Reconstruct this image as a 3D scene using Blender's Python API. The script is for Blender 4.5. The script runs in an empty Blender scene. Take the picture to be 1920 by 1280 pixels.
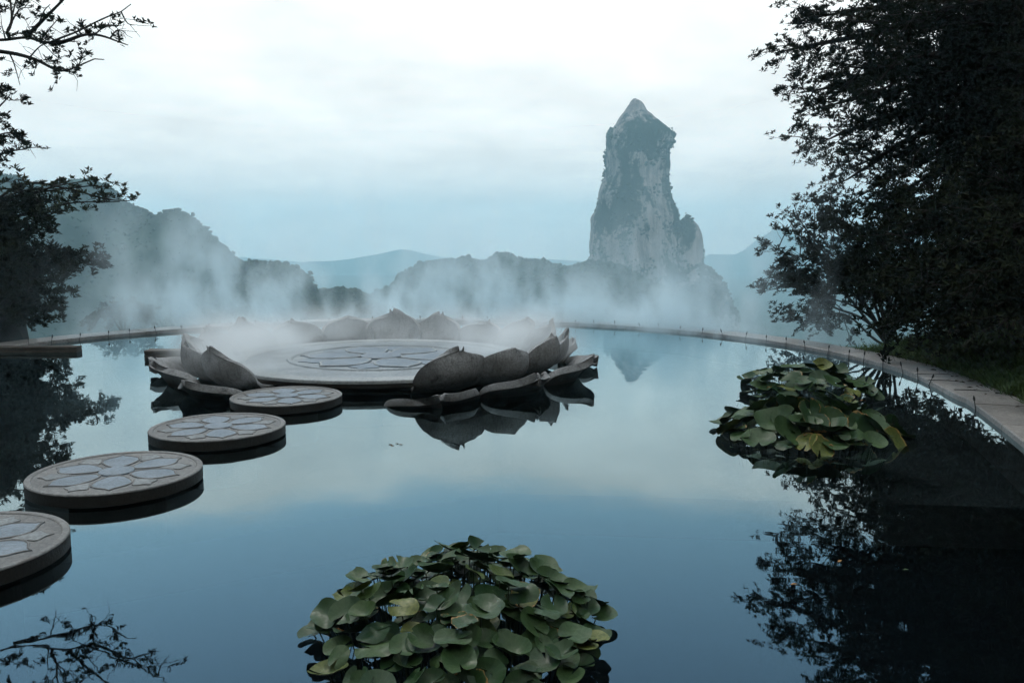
import bpy, math, random
import numpy as np
from mathutils import Vector, Matrix, noise as mn

random.seed(7); RNG = np.random.default_rng(11)
S = bpy.context.scene
COL = S.collection
PI = math.pi
rad = math.radians

# ------------------------------------------------------------------ camera
F, PITCH, CAMZ = 1565.0, 0.1205, 2.246
cam_d = bpy.data.cameras.new('camera'); cam = bpy.data.objects.new('camera', cam_d); COL.objects.link(cam)
cam.location = (0, 0, CAMZ); cam.rotation_euler = (PI/2 - PITCH, 0, 0)
cam_d.sensor_width = 36; cam_d.lens = F*36/1920; cam_d.clip_start = .05; cam_d.clip_end = 20000
S.camera = cam

# ------------------------------------------------------------------ sky, sun, exposure
SUN_EL, SUN_AZ = rad(54), rad(-32)          # azimuth measured from +Y (ahead) towards +X
w = bpy.data.worlds.new('World'); S.world = w; w.use_nodes = True
nt = w.node_tree; nt.nodes.clear()
def N(nt, t, **kw):
    n = nt.nodes.new(t)
    for k, v in kw.items(): setattr(n, k, v)
    return n
def setin(n, **kw):
    for k, v in kw.items(): n.inputs[k.replace('_', ' ')].default_value = v
def M(nt, op, a, b=None, c=None, clamp=False):
    n = nt.nodes.new('ShaderNodeMath'); n.operation = op; n.use_clamp = clamp
    for i, v in enumerate((a, b, c)):
        if v is None: continue
        if isinstance(v, (int, float)): n.inputs[i].default_value = v
        else: nt.links.new(v, n.inputs[i])
    return n.outputs[0]
def MR(nt, v, a, b, c=0., d=1., smooth=True):
    n = nt.nodes.new('ShaderNodeMapRange'); n.interpolation_type = 'SMOOTHSTEP' if smooth else 'LINEAR'
    nt.links.new(v, n.inputs[0])
    for i, x in enumerate((a, b, c, d)): n.inputs[i+1].default_value = x
    return n.outputs[0]
def NOISE(nt, vec, scale=1., detail=4., rough=.5, dist=0.):
    n = nt.nodes.new('ShaderNodeTexNoise'); n.inputs['Scale'].default_value = scale; n.inputs['Detail'].default_value = detail
    n.inputs['Roughness'].default_value = rough; n.inputs['Distortion'].default_value = dist
    if vec is not None: nt.links.new(vec, n.inputs['Vector'])
    return n.outputs[0]
def MIXC(nt, f, a, b, mode='MIX'):
    n = nt.nodes.new('ShaderNodeMix'); n.data_type = 'RGBA'; n.blend_type = mode
    for s, v in ((0, f), (6, a), (7, b)):
        if isinstance(v, (int, float)): n.inputs[s].default_value = v
        elif isinstance(v, tuple): n.inputs[s].default_value = (*v, 1)
        else: nt.links.new(v, n.inputs[s])
    return n.outputs[2]
def COMB(nt, x, y, z):
    n = nt.nodes.new('ShaderNodeCombineXYZ')
    for i, v in enumerate((x, y, z)):
        if isinstance(v, (int, float)): n.inputs[i].default_value = v
        else: nt.links.new(v, n.inputs[i])
    return n.outputs[0]
def SEP(nt, v):
    n = nt.nodes.new('ShaderNodeSeparateXYZ'); nt.links.new(v, n.inputs[0]); return n.outputs

sky = N(nt, 'ShaderNodeTexSky', sky_type='NISHITA', sun_disc=False, sun_elevation=SUN_EL, sun_rotation=SUN_AZ,
        altitude=300, air_density=2.2, dust_density=.1, ozone_density=4.0)
tc = N(nt, 'ShaderNodeTexCoord')
sx, sy, sz = SEP(nt, tc.outputs['Generated'])
zz = M(nt, 'ADD', M(nt, 'MAXIMUM', sz, 0.), .16)
deck = COMB(nt, M(nt, 'DIVIDE', sx, zz), M(nt, 'DIVIDE', sy, zz), .37)
n1 = NOISE(nt, deck, .62, 4, .55)
n2 = NOISE(nt, deck, 1.9, 3, .6)
# closed cloud deck low down, opening to blue gaps higher up
bias = M(nt, 'ADD', MR(nt, sz, .21, .37, .40, -.28), MR(nt, sz, .46, .66, 0., .44))  # second term adds unseen overhead cloud for more light from above
cover = MR(nt, M(nt, 'ADD', M(nt, 'ADD', n1, M(nt, 'MULTIPLY', n2, .25)), bias), .58, .86)
lum = M(nt, 'MULTIPLY', M(nt, 'ADD', 1., M(nt, 'MULTIPLY', M(nt, 'MAXIMUM', sz, 0.), 1.0)), M(nt, 'ADD', 4.5, M(nt, 'MULTIPLY', n2, 4.2)))
cc = N(nt, 'ShaderNodeVectorMath', operation='SCALE'); cc.inputs[0].default_value = (1.0, 1.0, .975); nt.links.new(lum, cc.inputs['Scale'])
skyc = MIXC(nt, cover, sky.outputs[0], cc.outputs[0])
bg = N(nt, 'ShaderNodeBackground'); bg.inputs['Strength'].default_value = .15
nt.links.new(skyc, bg.inputs['Color'])
w.cycles.sampling_method = 'MANUAL'; w.cycles.sample_map_resolution = 256
wo = N(nt, 'ShaderNodeOutputWorld'); nt.links.new(bg.outputs[0], wo.inputs['Surface'])

sl = bpy.data.lights.new('sun', 'SUN'); sl.energy = 1.5; sl.angle = rad(14); sl.color = (1, .96, .9)
sun = bpy.data.objects.new('sun', sl); COL.objects.link(sun)
sd = Vector((math.sin(SUN_AZ)*math.cos(SUN_EL), math.cos(SUN_AZ)*math.cos(SUN_EL), math.sin(SUN_EL)))
sun.rotation_euler = (-sd).to_track_quat('-Z', 'Y').to_euler()

vs = S.view_settings; vs.view_transform = 'Standard'; vs.look = 'None'; vs.exposure = 0; vs.gamma = 1; vs.use_curve_mapping = False
cy = S.cycles
cy.use_denoising = True
try: cy.denoiser = 'OPENIMAGEDENOISE'
except Exception: pass
cy.max_bounces = 5; cy.diffuse_bounces = 1; cy.glossy_bounces = 2; cy.transmission_bounces = 1; cy.volume_bounces = 3; cy.transparent_max_bounces = 6
cy.use_adaptive_sampling = True; cy.adaptive_threshold = .04; cy.adaptive_min_samples = 16
cy.caustics_reflective = False; cy.caustics_refractive = False
cy.sample_clamp_indirect = 4
cy.volume_max_steps = 128

# ------------------------------------------------------------------ helpers
def at(px, py, Y):
    """world point seen at photo pixel (px, py) at distance Y ahead"""
    c, s = math.cos(PITCH), math.sin(PITCH)
    a, b = (px-960)/F, -(py-640)/F
    d = Vector((a, c + b*s, -s + b*c))
    k = Y/d.y
    return Vector((d.x*k, Y, CAMZ + d.z*k))
def mesh_np(name, V, faces, smooth=False):
    """faces: (n,k) array or list of such arrays"""
    if not isinstance(faces, list): faces = [faces]
    me = bpy.data.meshes.new(name)
    V = np.asarray(V, np.float32); me.vertices.add(len(V)); me.vertices.foreach_set('co', V.ravel())
    fl = [np.asarray(f, np.int32) for f in faces if len(f)]
    loops = np.concatenate([f.ravel() for f in fl]); sizes = np.concatenate([np.full(len(f), f.shape[1]) for f in fl])
    me.loops.add(len(loops)); me.loops.foreach_set('vertex_index', loops)
    me.polygons.add(len(sizes)); me.polygons.foreach_set('loop_start', np.concatenate([[0], np.cumsum(sizes)[:-1]]).astype(np.int32))
    me.update(calc_edges=True)
    me.polygons.foreach_set('use_smooth', np.full(len(sizes), smooth)); me.update(); me.validate()
    return me
def obj(name, me, mat=None, parent=None, loc=None, rot=None, scale=None):
    o = bpy.data.objects.new(name, me); COL.objects.link(o)
    if mat is not None and me is not None and not me.materials: me.materials.append(mat)
    if parent is not None: o.parent = parent
    if loc is not None: o.location = loc
    if rot is not None: o.rotation_euler = rot
    if scale is not None: o.scale = scale
    return o
def tag(o, label=None, cat=None, group=None, kind=None):
    if label: o['label'] = label
    if cat: o['category'] = cat
    if group: o['group'] = group
    if kind: o['kind'] = kind
    return o
def empty(name, loc=(0, 0, 0), rz=0):
    e = bpy.data.objects.new(name, None); COL.objects.link(e); e.location = loc; e.rotation_euler = (0, 0, rz); e.empty_display_size = .2
    return e
class TB:
    """collects tubes into one mesh"""
    def __init__(s): s.V = []; s.Fq = []; s.n = 0
    def tube(s, pts, radii, k=6):
        P = np.array([tuple(p) for p in pts], float); n = len(P)
        T = np.gradient(P, axis=0); T /= np.linalg.norm(T, axis=1)[:, None] + 1e-9
        up = np.array([.13, .31, .94]); A = np.cross(T, up); A /= np.linalg.norm(A, axis=1)[:, None] + 1e-9; B = np.cross(T, A)
        a = np.arange(k)*2*PI/k
        R = np.asarray(radii, float)[:, None, None]
        ring = P[:, None] + R*(np.cos(a)[None, :, None]*A[:, None] + np.sin(a)[None, :, None]*B[:, None])
        s.V.append(ring.reshape(-1, 3))
        i = np.arange(n-1)[:, None]*k; j = np.arange(k)[None]; j2 = (j+1) % k
        s.Fq.append(s.n + np.stack([i+j, i+j2, i+k+j2, i+k+j], -1).reshape(-1, 4)); s.n += n*k
    def mesh(s, name, smooth=True): return mesh_np(name, np.concatenate(s.V), np.concatenate(s.Fq), smooth)
def spline(pts, n):
    P = [Vector(p) for p in pts]; out = []
    P = [P[0]*2-P[1]] + P + [P[-1]*2-P[-2]]
    m = len(P)-3
    for i in range(n):
        t = i/(n-1)*m; k = min(int(t), m-1); u = t-k
        a, b, c, d = P[k:k+4]
        out.append(.5*((2*b)+(c-a)*u+(2*a-5*b+4*c-d)*u*u+(3*b-a-3*c+d)*u**3))
    return out
def lathe(name, prof, n=64, smooth=False, cap=True):
    """prof list of (r,z) bottom..top"""
    a = np.arange(n)*2*PI/n; V = []; Fq = []
    for r, z in prof: V.append(np.stack([r*np.cos(a), r*np.sin(a), np.full(n, z)], -1))
    V = np.concatenate(V); j = np.arange(n); j2 = (j+1) % n
    for i in range(len(prof)-1): Fq.append(np.stack([i*n+j, i*n+j2, (i+1)*n+j2, (i+1)*n+j], -1))
    me = mesh_np(name, V, np.concatenate(Fq), smooth)
    return me

# ------------------------------------------------------------------ materials
def pmat(name):
    m = bpy.data.materials.new(name); m.use_nodes = True; nt = m.node_tree
    return m, nt, nt.nodes['Principled BSDF']
def bump(nt, b, h, strength, dist=.02):
    n = nt.nodes.new('ShaderNodeBump'); n.inputs['Strength'].default_value = strength; n.inputs['Distance'].default_value = dist
    nt.links.new(h, n.inputs['Height']); nt.links.new(n.outputs[0], b.inputs['Normal'])
def ocoord(nt, scale=(1, 1, 1), world=False):
    tc = nt.nodes.new('ShaderNodeTexCoord'); mp = nt.nodes.new('ShaderNodeMapping'); mp.inputs['Scale'].default_value = scale
    if world:
        g = nt.nodes.new('ShaderNodeNewGeometry'); nt.links.new(g.outputs['Position'], mp.inputs['Vector'])
    else: nt.links.new(tc.outputs['Object'], mp.inputs['Vector'])
    return mp.outputs[0]
def stone_mat(name, a, b, stain=(.06, .055, .045), amt=.5, rough=.75, scale=6., streak=True, tide=False):
    m, nt, p = pmat(name)
    oc = ocoord(nt); st = ocoord(nt, (5, 5, .6))
    oi = nt.nodes.new('ShaderNodeObjectInfo')
    off = N(nt, 'ShaderNodeVectorMath', operation='ADD'); nt.links.new(oc, off.inputs[0])
    cm = COMB(nt, M(nt, 'MULTIPLY', oi.outputs['Random'], 31.), M(nt, 'MULTIPLY', oi.outputs['Random'], 17.), 0.); nt.links.new(cm, off.inputs[1])
    v = off.outputs[0]
    n_big = NOISE(nt, v, scale*.3, 5, .6, .3); n_f = NOISE(nt, v, scale*6, 5, .65); n_s = NOISE(nt, st, 2.2, 5, .65, .2)
    c = MIXC(nt, MR(nt, n_big, .35, .65), a, b)
    c = MIXC(nt, M(nt, 'MULTIPLY', MR(nt, n_f, .38, .62), .55), c, tuple(x*.55 for x in a))
    if streak: c = MIXC(nt, M(nt, 'MULTIPLY', MR(nt, n_s, .5, .78), amt), c, stain)
    c = MIXC(nt, M(nt, 'MULTIPLY', MR(nt, NOISE(nt, v, scale*.9, 6, .7, .5), .55, .75), amt), c, stain)
    if tide:                                    # damp, algae-dark band above the water line, ragged upper edge
        g_ = nt.nodes.new('ShaderNodeNewGeometry'); _, _, wz = SEP(nt, g_.outputs['Position'])
        c = MIXC(nt, MR(nt, M(nt, 'ADD', wz, M(nt, 'MULTIPLY', n_s, .22)), .14, .30, .85, 0.), c, (.022, .021, .017))
    nt.links.new(c, p.inputs['Base Color']); p.inputs['Roughness'].default_value = rough
    p.inputs['Specular IOR Level'].default_value = .3
    bump(nt, p, M(nt, 'ADD', n_f, M(nt, 'MULTIPLY', n_big, .6)), .5, .018)
    return m
m_stone = stone_mat('weathered_stone', (.28, .275, .26), (.36, .35, .335))
m_petal = stone_mat('petal_stone', (.17, .178, .178), (.29, .302, .302), stain=(.03, .03, .027), amt=.85, tide=True)
m_floor = stone_mat('platform_stone', (.215, .25, .265), (.285, .325, .34), amt=.25, streak=False)
m_edge = stone_mat('pale_edge_stone', (.27, .30, .305), (.35, .378, .38), amt=.25, streak=False)
m_panel = stone_mat('slate_panel', (.115, .155, .185), (.17, .215, .25), stain=(.1, .11, .12), amt=.45, rough=.45, streak=False)
m_ridge = stone_mat('beige_ridge', (.125, .13, .127), (.19, .196, .19), stain=(.13, .11, .09), amt=.5, streak=False)
m_side = stone_mat('shaded_side_stone', (.014, .0125, .010), (.024, .021, .017), stain=(.015, .014, .012), amt=.6, rough=.6)  # side stone darkened in its colour to stand for backlit shade
m_coping = stone_mat('coping_stone', (.20, .193, .18), (.29, .28, .262), stain=(.045, .04, .03), amt=.9, rough=.36, streak=False, scale=4)
m_beam = stone_mat('beam_stone', (.05, .045, .038), (.09, .082, .07), stain=(.05, .045, .035), amt=.5)
def simple(name, col, rough=.6, var=.3, scale=8, spec=.5):
    m, nt, p = pmat(name); n = NOISE(nt, ocoord(nt), scale, 4, .6)
    nt.links.new(MIXC(nt, MR(nt, n, .3, .7), tuple(x*(1-var) for x in col), tuple(x*(1+var) for x in col)), p.inputs['Base Color'])
    p.inputs['Roughness'].default_value = rough; p.inputs['Specular IOR Level'].default_value = spec
    return m
m_nozzle = simple('dark_nozzle', (.02, .02, .02), .4)
m_bark = simple('bark', (.03, .026, .022), .9, .4, 5, .2)
m_soil = simple('bank_soil', (.028, .024, .016), .95, .5, 2.5, .1)
m_rockdark = simple('dark_rock', (.035, .032, .028), .9, .5, 1.2, .2)
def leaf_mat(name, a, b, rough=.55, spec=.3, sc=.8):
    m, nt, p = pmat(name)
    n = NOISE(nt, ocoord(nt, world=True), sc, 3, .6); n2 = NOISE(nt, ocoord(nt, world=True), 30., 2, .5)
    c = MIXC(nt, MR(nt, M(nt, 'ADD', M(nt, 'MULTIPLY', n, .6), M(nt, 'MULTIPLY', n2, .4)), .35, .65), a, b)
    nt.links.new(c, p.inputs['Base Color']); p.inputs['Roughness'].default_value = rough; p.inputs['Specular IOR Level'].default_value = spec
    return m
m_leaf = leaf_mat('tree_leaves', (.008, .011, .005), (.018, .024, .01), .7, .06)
m_leaf2 = leaf_mat('shrub_leaves', (.02, .028, .012), (.045, .055, .022), .6, .2)
m_grass = leaf_mat('grass_blades', (.05, .095, .024), (.11, .17, .05), .6, .2, 1.5)
m_litter = leaf_mat('leaf_litter', (.03, .022, .012), (.10, .065, .03), .9, .1, 6)
m_forest = leaf_mat('hill_trees', (.012, .024, .014), (.03, .045, .022), .9, .1, .06)

def lily_mat(name, brown):
    m, nt, p = pmat(name)
    tc = nt.nodes.new('ShaderNodeTexCoord'); x, y, z = SEP(nt, tc.outputs['Object'])
    r = M(nt, 'SQRT', M(nt, 'ADD', M(nt, 'MULTIPLY', x, x), M(nt, 'MULTIPLY', y, y)))
    ang = M(nt, 'ARCTAN2', y, x)
    vein = M(nt, 'ABSOLUTE', M(nt, 'SINE', M(nt, 'MULTIPLY', ang, 9.)))
    oi = nt.nodes.new('ShaderNodeObjectInfo')
    nz = NOISE(nt, tc.outputs['Object'], 3.5, 5, .6, .3)
    c = MIXC(nt, oi.outputs['Random'], (.010, .036, .010), (.038, .074, .022))
    c = MIXC(nt, MR(nt, oi.outputs['Random'], .86, .97), c, (.105, .12, .022))
    c = MIXC(nt, M(nt, 'MULTIPLY', MR(nt, nz, .35, .7), .6), c, (.014, .036, .010))
    c = MIXC(nt, M(nt, 'MULTIPLY', MR(nt, vein, .0, .14, 1, 0), .22), c, (.10, .14, .075))
    at_ = nt.nodes.new('ShaderNodeAttribute'); at_.attribute_name = 'edge'
    e = at_.outputs['Fac']
    if brown:
        f = MR(nt, M(nt, 'ADD', e, M(nt, 'MULTIPLY', nz, .6)), 1.2, 1.34)
        c = MIXC(nt, f, c, (.28, .16, .05))
        c = MIXC(nt, MR(nt, M(nt, 'ADD', e, M(nt, 'MULTIPLY', nz, .6)), 1.3, 1.42), c, (.09, .04, .015))
    sp = NOISE(nt, tc.outputs['Object'], 26, 2, .5)
    c = MIXC(nt, M(nt, 'MULTIPLY', MR(nt, sp, .70, .76), .7), c, (.05, .04, .015))
    nt.links.new(c, p.inputs['Base Color'])
    nt.links.new(MR(nt, nz, .3, .7, .38, .58), p.inputs['Roughness']); p.inputs['Specular IOR Level'].default_value = .24
    bump(nt, p, M(nt, 'ADD', M(nt, 'MULTIPLY', vein, .06), nz), .1, .03)
    return m
m_lily = [lily_mat('lily_leaf', False), lily_mat('lily_leaf_browned', True)]
m_wither = simple('withered_leaf', (.26, .14, .05), .8, .5, 14, .2)
m_stem = simple('lily_stem', (.03, .045, .02), .6)

# ------------------------------------------------------------------ pool outline
PC = Vector((-2.2, 14.05)); PR = 8.85
LC = Vector((-2.31, 14.6))                       # lotus centre
def circ(th, r=PR): return Vector((PC.x + r*math.sin(th), PC.y + r*math.cos(th)))
ctrl = [(*circ(rad(t)), 0) for t in range(-75, 106, 12)] + [(6.3, 11.3, 0), (5.76, 9.42, 0), (5.1, 7.3, 0), (4.5, 5.2, 0), (3.8, 3.4, 0), (2.4, 2.3, 0), (0, 1.95, 0), (-3, 2.0, 0), (-6, 3.2, 0), (-8.4, 5.6, 0), (-10.2, 9.2, 0), (-11.0, 12.8, 0)]
rim = spline(ctrl + [ctrl[0]], 1200)[:-1]
rim = np.array([(p.x, p.y) for p in rim])
L = np.r_[0, np.cumsum(np.linalg.norm(np.diff(np.r_[rim, rim[:1]], axis=0), axis=1))]; PERIM = L[-1]
def rim_at(s):
    s = s % PERIM; x = np.interp(s, L, np.r_[rim[:, 0], rim[0, 0]]); y = np.interp(s, L, np.r_[rim[:, 1], rim[0, 1]])
    x2 = np.interp((s+.05) % PERIM, L, np.r_[rim[:, 0], rim[0, 0]]); y2 = np.interp((s+.05) % PERIM, L, np.r_[rim[:, 1], rim[0, 1]])
    t = np.array([x2-x, y2-y]); t /= np.linalg.norm(t)
    return np.array([x, y]), t, np.array([-t[1], t[0]])      # point, tangent (clockwise), outward normal
# ------------------------------------------------------------------ water and pool floor
def water_mat():
    m = bpy.data.materials.new('pool_water'); m.use_nodes = True; nt = m.node_tree; nt.nodes.clear()
    g = N(nt, 'ShaderNodeBsdfGlossy'); g.inputs['Roughness'].default_value = .015; g.inputs['Color'].default_value = (.74, .94, 1, 1)
    t = N(nt, 'ShaderNodeBsdfTransparent'); t.inputs['Color'].default_value = (.33, .38, .39, 1)
    ge = N(nt, 'ShaderNodeNewGeometry'); dt = N(nt, 'ShaderNodeVectorMath', operation='DOT_PRODUCT')
    nt.links.new(ge.outputs['Incoming'], dt.inputs[0]); nt.links.new(ge.outputs['Normal'], dt.inputs[1])
    fr = M(nt, 'ADD', .05, M(nt, 'MULTIPLY', .95, M(nt, 'POWER', M(nt, 'SUBTRACT', 1., M(nt, 'ABSOLUTE', dt.outputs['Value'])), 3.3)))
    mx = N(nt, 'ShaderNodeMixShader'); o = N(nt, 'ShaderNodeOutputMaterial')
    nt.links.new(fr, mx.inputs[0]); nt.links.new(t.outputs[0], mx.inputs[1]); nt.links.new(g.outputs[0], mx.inputs[2]); nt.links.new(mx.outputs[0], o.inputs['Surface'])
    v = ocoord(nt, (1, 1, 1), True)
    h = M(nt, 'ADD', NOISE(nt, v, 1.1, 3, .5, .4), M(nt, 'MULTIPLY', NOISE(nt, v, 5., 2, .5), .12))
    b = N(nt, 'ShaderNodeBump'); b.inputs['Strength'].default_value = .06; b.inputs['Distance'].default_value = .03
    nt.links.new(h, b.inputs['Height']); nt.links.new(b.outputs[0], g.inputs['Normal'])
    return m
ob = np.array([rim_at(s)[0] + rim_at(s)[2]*.12 for s in np.linspace(0, PERIM, 240, endpoint=False)])
V = np.c_[ob, np.zeros(240)]
me = mesh_np('water', V, np.arange(240)[None, ::-1]); tag(obj('water', me, water_mat()), 'still dark pool water mirroring the sky and trees', kind='structure')
if me.polygons[0].normal.z < 0: me.flip_normals()
m_deep = simple('deep_floor', (.004, .008, .011), .9, .3, .6, .1)
m_shal = simple('ledge_floor', (.07, .076, .076), .9, .3, .6, .1)
V = np.c_[ob*1.0, np.full(240, -.95)]
me = mesh_np('pool_floor', V, np.arange(240)[None, ::-1]); pf = tag(obj('pool_floor', me, m_deep), 'dark pool floor under the water', kind='structure')
if me.polygons[0].normal.z < 0: me.flip_normals()
led = [(-11, 5.6), (-3.92, 6.84), (-.15, 8.88), (2.94, 8.59), (6.2, 8.3), (6.9, 12), (6.3, 16), (4, 20), (0, 22.6), (-4, 22.7), (-8, 21), (-10.8, 17), (-11.2, 12)]
n = len(led); V = [(*p, -.5) for p in led] + [(*p, -1.0) for p in led]
Fs = [np.arange(n)[None], np.array([[i, n+i, n+(i+1) % n, (i+1) % n] for i in range(n)])]
obj('floor_ledge', mesh_np('floor_ledge', V, Fs), m_shal, pf)

# ------------------------------------------------------------------ coping
cop = empty('pool_coping'); tag(cop, 'pale stone coping ringing the far side of the pool', kind='structure')
CW, CZ = .72, .075
def coping_piece(s0, s1):
    n = 6; V = []; prof = [(-.02, -.6), (-.02, CZ-.012), (-.008, CZ), (CW-.02, CZ), (CW, CZ-.015), (CW, -1.6)]
    for k in range(n+1):
        p, t, o = rim_at(s0 + (s1-s0)*k/n)
        for d, z in prof: V.append((p[0]+o[0]*d, p[1]+o[1]*d, z))
    q = len(prof)
    Fq = [[k*q+j, (k+1)*q+j, (k+1)*q+j+1, k*q+j+1] for k in range(n) for j in range(q-1)]
    return mesh_np('coping_slab', V, [np.array(Fq), np.array([list(range(q))[::-1], [n*q+j for j in range(q)]])])
sL, sR = -1.0, None
# arc length where the right bank leaves the frame
ss = np.linspace(0, PERIM, 2000); pp = np.array([rim_at(s)[0] for s in ss])
sR = ss[np.argmin(np.hypot(pp[:, 0]-5.1, pp[:, 1]-7.3))]
npc = 26; slen = (sR-sL)/npc
for k in range(npc):
    o = obj('coping_slab', coping_piece(sL + k*slen + .004, sL + (k+1)*slen - .004), m_coping, cop)
    o.location.z = random.uniform(-.004, .004)
def near_coping():
    return mesh_np('coping_slab', *(lambda a: (a[0], a[1]))(strip(sR, PERIM + sL)))
def strip(s0, s1, n=60):
    V = []; prof = [(-.02, -.6), (-.02, CZ-.012), (-.008, CZ), (CW-.02, CZ), (CW, CZ-.015), (CW, -1.6)]; q = len(prof)
    for k in range(n+1):
        p, t, o = rim_at(s0 + (s1-s0)*k/n)
        for d, z in prof: V.append((p[0]+o[0]*d, p[1]+o[1]*d, z))
    return V, [np.array([[k*q+j, (k+1)*q+j, (k+1)*q+j+1, k*q+j+1] for k in range(n) for j in range(q-1)])]
obj('coping_slab', near_coping(), m_coping, cop)

# ------------------------------------------------------------------ banks (right slope, unseen rear raised to block sky light, left slope)
def sstep(x, a, b):
    t = min(1, max(0, (x-a)/(b-a))); return t*t*(3-2*t)
s_start = PR*rad(75+52); s_end = PERIM + PR*rad(75-66)
def bank_h(f, d, x, y):
    """f 0..1 along the bank, d metres out from the coping"""
    g = min(sstep(f, .0, .10), sstep(1-f, 0, .08))
    near = sstep(f, .38, .5)*sstep(1-f, .38, .5)
    lo = .35 if near < .5 else .5
    up = (.05 + .30*sstep(d, 0, 1.0) + max(0, d-.9)*.62*sstep(d, .9, 3) + max(0, d-3)*.5)*(1-near) + near*(.05 + .45*sstep(d, 0, 1.2) + max(0, d-3.2)*1.5)  # steep outer rise, highest behind the viewpoint, added to shut out sky light
    up = min(up, 26)
    nz = mn.fractal(Vector((x*.35, y*.35, 3)), 1., 2., 4)*.5*min(1, d*.35) + mn.noise(Vector((x*2.2, y*2.2, 0)))*.05*min(1, d)
    down = -1.2*d*1.1 - .4
    return g*(up+nz) + (1-g)*down
def bank_pt(f, d):
    p, t, o = rim_at(s_start + (s_end-s_start)*f)
    x, y = p + o*(CW-.03+d); return x, y, CZ - .06 + bank_h(f, d, x, y)
nf, ds = 220, np.r_[np.linspace(-.02, 3, 26), np.linspace(3.3, 9, 20), np.linspace(10, 32, 14)]
V = [bank_pt(i/(nf-1), d) for i in range(nf) for d in ds]; q = len(ds)
I, J = np.meshgrid(np.arange(nf-1), np.arange(q-1), indexing='ij'); I = I.ravel(); J = J.ravel()
Fq = np.stack([I*q+J, I*q+J+1, (I+1)*q+J+1, (I+1)*q+J], -1)
me = mesh_np('bank', V, Fq[:, ::-1], True); tag(obj('bank', me, m_soil), 'dark earth bank round the pool, its unseen rear raised to block the sky', kind='structure')

# ------------------------------------------------------------------ leaf and blade helpers
def leaves_mesh(name, P, D, Nn, Ln, Wd, fold=.25):
    """diamond leaves folded along the midrib: P base, D direction, Nn normal"""
    D = D/np.linalg.norm(D, axis=1)[:, None]; Sd = np.cross(D, Nn); Sd /= np.linalg.norm(Sd, axis=1)[:, None]+1e-9; U = np.cross(Sd, D)
    L_, W_ = Ln[:, None], Wd[:, None]
    a = P; b = P + D*L_*.5 + Sd*W_*.5 + U*W_*fold; c = P + D*L_ - U*L_*.08; e = P + D*L_*.5 - Sd*W_*.5 + U*W_*fold
    V = np.stack([a, b, c, e], 1).reshape(-1, 3); i = np.arange(len(P))*4
    return mesh_np(name, V, np.stack([i, i+1, i+2, i+3], -1))
def rnd_dirs(n, flat=1.):
    v = RNG.normal(size=(n, 3)); v[:, 2] *= flat; return v/np.linalg.norm(v, axis=1)[:, None]
def rosettes(C, A, k, ln, spread=.9):
    """C rosette centres, A axis; k leaves each fan out round the axis"""
    n = len(C); A = A/np.linalg.norm(A, axis=1)[:, None]
    r = RNG.normal(size=(n, 3)); B = np.cross(A, r); B /= np.linalg.norm(B, axis=1)[:, None]; E = np.cross(A, B)
    P, D, Nn = [], [], []
    for j in range(k):
        a = 2*PI*j/k + RNG.uniform(-.3, .3, n); s = spread + RNG.uniform(-.25, .25, n)
        d = A*np.cos(s)[:, None] + (B*np.cos(a)[:, None] + E*np.sin(a)[:, None])*np.sin(s)[:, None]
        P.append(C + RNG.normal(size=(n, 3))*ln*.12); D.append(d); Nn.append(A + RNG.normal(size=(n, 3))*.25)
    P, D, Nn = map(np.concatenate, (P, D, Nn)); m = len(P)
    Ln = ln*RNG.uniform(.65, 1.2, m); return P, D, Nn, Ln, Ln*RNG.uniform(.32, .45, m)

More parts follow.
